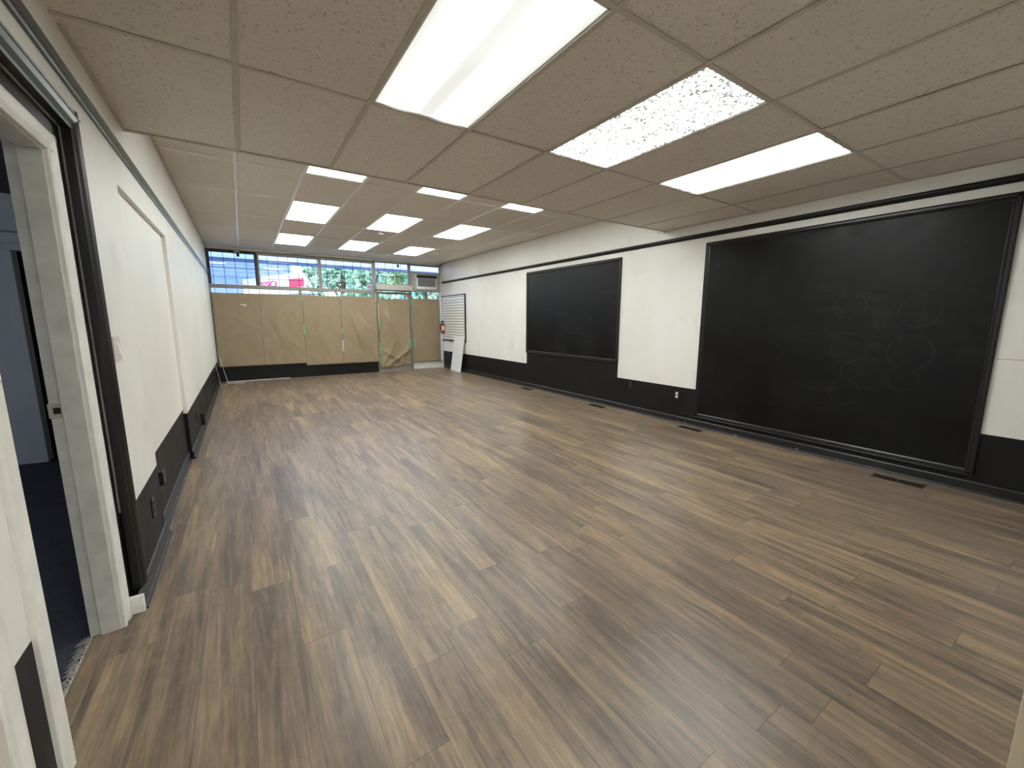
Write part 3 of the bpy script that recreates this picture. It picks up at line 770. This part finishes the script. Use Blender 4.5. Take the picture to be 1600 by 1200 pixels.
t = thing('junction_box', 'small black box on the left dado inside the niche, above the outlet', 'electrical box', (NX, 3.42, .345))
bm = bmesh.new(); bx(bm, (0, -.04, -.045), (.035, .04, .045)); obj('box_body', bm, BLACKP, t, .003)
bm = bmesh.new(); bx(bm, (.035, -.034, -.038), (.037, .034, .038)); obj('box_cover', bm, BTRIM, t)
t = thing('cable_box', 'small black box at the foot of the left wall beyond the niche', 'electrical box', (XL, 6.25, .085))
bm = bmesh.new(); bx(bm, (0, -.05, 0), (.04, .05, .14)); obj('box_body', bm, BLACKP, t, .003)
bm = bmesh.new(); bx(bm, (.04, -.042, .01), (.042, .042, .13)); obj('box_cover', bm, BTRIM, t)

# ------------------------------------------------------------------ floor vents
def vent(label, x, y, ly, lx, m):
    t = thing('floor_vent', label, 'vent', (x, y, 0), 0, 'floor vents along the right wall')
    bm = bmesh.new(); w = .014
    for a, b in (((-lx/2, -ly/2), (lx/2, -ly/2+w)), ((-lx/2, ly/2-w), (lx/2, ly/2)), ((-lx/2, -ly/2), (-lx/2+w, ly/2)), ((lx/2-w, -ly/2), (lx/2, ly/2))):
        bx(bm, (a[0], a[1], .0), (b[0], b[1], .005))
    obj('vent_frame', bm, m, t, .0015)
    bm = bmesh.new(); bx(bm, (-lx/2+w, -ly/2+w, .0004), (lx/2-w, ly/2-w, .0010)); obj('vent_shaft', bm, DARKHOLE, t)
    bm = bmesh.new(); y_ = -ly/2+w+.006
    while y_ < ly/2-w-.004:
        bx(bm, (-lx/2+w, y_, .001), (lx/2-w, y_+.003, .0042)); y_ += .0105
    bx(bm, (-lx/2+w, -.008, .001), (lx/2-w, .008, .0046))
    obj('vent_louvre', bm, m, t)
vent('bronze floor vent below the large blackboard, nearest of the four', 4.652, .97, .34, .115, BRONZE)
vent('black floor vent beside the left edge of the large blackboard', 4.695, 2.98, .30, .10, BLACKV)
vent('black floor vent below the near end of the smaller blackboard', 4.70, 4.64, .32, .10, BLACKV)
vent('black floor vent below the far end of the smaller blackboard, farthest of the four', 4.70, 6.60, .32, .10, BLACKV)

# ------------------------------------------------------------------ loose cable and strip in the far left corner
bm = bmesh.new()
pts = [(-.512, 10.0, .46), (-.490, 10.12, .30), (-.480, 10.28, .12), (-.470, 10.38, .010), (-.42, 10.42, .006), (-.33, 10.62, .006), (-.20, 10.74, .006), (-.07, 10.72, .006), (-.05, 10.58, .006), (-.16, 10.50, .006), (-.29, 10.62, .006), (-.36, 10.78, .03), (-.40, 10.84, .20), (-.44, 10.84, .42), (-.47, 10.80, .60), (-.508, 10.76, .68)]
tube(bm, spline(pts, 7), .0048, 7)
tag(obj('loose_cable', bm, CABLE), 'loose white cable looping from the left wall to the floor in the far corner', 'cable')
bm = bmesh.new(); prism(bm, [(10.915, .0), (10.930, .0), (10.930, .010), (10.922, .013), (10.915, .010)], 0, -.40, .86)
tag(obj('plastic_strip', bm, CABLE), 'thin white strip lying on the floor along the black sill under the window', 'strip')
bm = bmesh.new(); prism(bm, [(XL, 9.88), (XL+.014, 9.88), (XL+.014, 9.905), (XL, 9.905)], 2, .52, C2)
tag(obj('cable_raceway', bm, WHITEP, bevel=.002), 'thin white vertical cable raceway on the left wall near the shop window', 'conduit')
# bent hanger at the corner of the low ceiling
bm = bmesh.new(); tube(bm, spline([(XR-.03, YS+.003, C1+.01), (XR-.05, YS+.02, C1-.012), (XR-.09, YS+.03, C1-.016), (XR-.11, YS+.03, C1+.004)]), .005, 6)
bx(bm, (XR-.05, YS-.004, C1-.006), (XR-.005, YS+.006, C1+.02))
tag(obj('bent_hanger', bm, WHITEP), 'small bent white hanger at the corner where the low ceiling meets the right wall', 'bracket')

# ------------------------------------------------------------------ side room seen through the door
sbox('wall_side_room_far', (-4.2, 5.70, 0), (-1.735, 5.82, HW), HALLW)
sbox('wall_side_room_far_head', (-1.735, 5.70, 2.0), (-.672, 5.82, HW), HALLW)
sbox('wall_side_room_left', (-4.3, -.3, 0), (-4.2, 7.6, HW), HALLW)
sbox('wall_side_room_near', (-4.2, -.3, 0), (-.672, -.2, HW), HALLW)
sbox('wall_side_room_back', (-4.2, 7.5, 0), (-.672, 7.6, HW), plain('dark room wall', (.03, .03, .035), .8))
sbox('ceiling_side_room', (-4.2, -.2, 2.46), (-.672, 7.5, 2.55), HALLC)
bm = bmesh.new(); bx(bm, (-1.80, 5.68, 0), (-1.735, 5.70, 2.06)); bx(bm, (-1.745, 5.675, 0), (-1.69, 5.80, 2.0)); bx(bm, (-1.735, 5.68, 1.995), (-.70, 5.70, 2.06)); d4 = struct(obj('door_4', bm, HALLW, bevel=.004))
bm = bmesh.new(); bx(bm, (-4.2, 5.56, 2.15), (-.672, 5.70, 2.46)); struct(obj('trim_16', bm, HALLW))
hl = bpy.data.lights.new('side room added light', 'AREA'); hl.shape = 'RECTANGLE'; hl.size = 1.2; hl.size_y = 1.2; hl.energy = 34; hl.color = (.84, .91, 1.0)  # area lamp added to brighten the dark side room, no window there
ho = bpy.data.objects.new('side_room_added_light', hl); COL.objects.link(ho); ho.location = (-4.1, 2.6, 1.5); ho.rotation_euler = (0, -PI/2, 0)

# ------------------------------------------------------------------ outside
sbox('sidewalk', (-30, YF+.10, -.2), (40, 18, -.02), CONC)
sbox('road', (-60, 18, -.25), (90, 120, -.10), ASPH)
bm = bmesh.new(); bm.faces.new([bm.verts.new(c) for c in ((-8, YF+.16, 2.985), (12, YF+.16, 2.985), (12, 13.35, 2.965), (-8, 13.35, 2.965))]); struct(obj('awning_soffit', bm, SOFF))
sbox('awning_fascia', (-8, 13.33, 2.89), (12, 13.42, 2.99), plain('grey blue fascia', (.22, .27, .36), .5))
# filling station canopy across the road
t = thing('station_canopy', 'white filling station canopy with red lettering seen through the window grille', 'canopy', (2.9, 52.1, 0))
A = Vector((1.25, 56.4, 0)) - Vector((2.9, 52.1, 0)); B = Vector((5.25, 46.2, 0)) - Vector((2.9, 52.1, 0)); D = (B-A).normalized(); Nn = Vector((D.y, -D.x, 0)); Nn = -Nn if Nn.y > 0 else Nn
ang = math.atan2(D.y, D.x); Lc = (B-A).length
mc = Matrix.Translation(A) @ Matrix.Rotation(ang, 4, 'Z')
def cpart(name, a, b, m, bevel=0):
    bm = bmesh.new(); bx(bm, a, b); bmesh.ops.transform(bm, matrix=mc, verts=bm.verts); return obj(name, bm, m, t, bevel)
cpart('fascia', (-2, -.0, 3.95), (Lc+.6, 2.6, 6.0), WHITEB)
cpart('red_band', (Lc*.80, -.06, 4.6), (Lc+.6, 0, 5.42), PINKR)
for px in (1.0, Lc-1.2): cpart('post', (px, 2.2, -.1), (px+.35, 2.58, 3.96), WHITEB)
bm = text_bm('ESSO', .86, .04)
bmesh.ops.transform(bm, matrix=mc @ Matrix.Translation((Lc*.355, -.06, 4.84)) @ Matrix.Rotation(PI/2, 4, 'X') @ Matrix.Diagonal((2.45, 1, 1, 1)), verts=bm.verts)
obj('sign_lettering', bm, plain('magenta red letters', (.75, .05, .25), .4), t)
# buildings far behind
t = thing('blue_building', 'blue building with white bands far behind the filling station canopy', 'building', (-6, 70, 0))
bm = bmesh.new(); bx(bm, (-18, 0, -.1), (12.8, 8, 14)); obj('walls', bm, BLUEB, t)
for x0, x1, z0, z1 in ((10.0, 12.6, 9.35, 9.62), (9.45, 11.4, 8.48, 8.66), (3.1, 4.85, 9.3, 9.62), (3.1, 4.85, 8.85, 9.0)):
    bm = bmesh.new(); bx(bm, (x0, -.12, z0), (x1, 0, z1)); obj('white_band', bm, WHITEB, t)
bm = bmesh.new(); bx(bm, (6.6, -.15, 3.6), (12.8, 0, 6.3)); obj('pale_panel', bm, plain('pale blue panel', (.55, .66, .84), .4), t)
t = thing('teal_building', 'teal building far behind the trees left of the shop door', 'building', (19, 62, 0))
bm = bmesh.new(); bx(bm, (-4.5, 0, -.1), (6, 8, 9.2)); obj('walls', bm, TEALB, t)
bm = bmesh.new(); bx(bm, (-4.6, -.1, 6.4), (6.1, 0, 6.9)); obj('white_band', bm, WHITEB, t)
def tree(label, x, y, h, r, seed, leaf):
    rnd = random.Random(seed)
    t = thing('street_tree', label, 'tree', (x, y, -.1), 0, 'trees across the road')
    bm = bmesh.new(); tube(bm, [(0, 0, 0), (.05, .03, h*.25), (-.04, 0, h*.5), (.02, 0, h*.8)], .16, 8)
    for k in range(5):
        a = k*1.26; tube(bm, [(0, 0, h*(.22+.08*k)), (r*.35*math.cos(a), r*.35*math.sin(a), h*(.36+.08*k)), (r*.7*math.cos(a), r*.7*math.sin(a), h*(.48+.08*k))], .06, 6)
    obj('trunk', bm, BARK, t)
    bm = bmesh.new()
    cl = [(rnd.uniform(-.7, .7)*r, rnd.uniform(-.6, .6)*r, rnd.uniform(.18, .92)*h, rnd.uniform(.35, .62)*r) for _ in range(16)]
    for _ in range(2600):
        cx, cy, cz, cr = rnd.choice(cl)
        v = Vector((rnd.gauss(0, 1), rnd.gauss(0, 1), rnd.gauss(0, 1))); v.normalize(); v *= cr*rnd.uniform(.55, 1.0)
        p = Vector((cx, cy, cz)) + v
        if p.z < .3: continue
        s = rnd.uniform(.08, .20); R_ = Matrix.Rotation(rnd.uniform(0, 6.28), 3, Vector((rnd.gauss(0, 1), rnd.gauss(0, 1), rnd.gauss(0, 1))).normalized())
        q = [bm.verts.new(p + R_ @ Vector(c)) for c in ((-s, 0, 0), (0, -s*.55, .02), (s, 0, 0), (0, s*.55, .02))]
        bm.faces.new(q)
    obj('foliage', bm, leaf, t)
TR = [(.150*37, 37, 6.6, 1.5, LEAF2, 'leafy tree across the road right beside the canopy sign'), (.200*30, 30, 6.2, 1.5, LEAF2, 'blue green tree across the road behind the middle window bar'),
      (.262*24, 24, 5.4, 1.45, LEAF2, 'pale leafy tree nearest the shop, in the middle of the second large pane'), (.312*37, 37, 6.8, 1.6, LEAF2, 'distant blue green tree at the right side of the second large pane'),
      (.345*30, 30, 6.2, 1.5, LEAF1, 'bright yellow green tree left of the lettering above the shop door'), (.245*44, 44, 8.0, 1.6, LEAF1, 'distant bright tree in the left half of the second large pane'),
      (.40*24, 24, 5.4, 1.4, LEAF2, 'pale leafy tree behind the lettering and the air conditioner'), (.43*37, 37, 6.8, 1.6, LEAF2, 'distant tree at the far right of the shop window')]
for i, (x, y, h, r, lf, lab) in enumerate(TR): tree(lab, x, y, h, r, 20+i, lf)
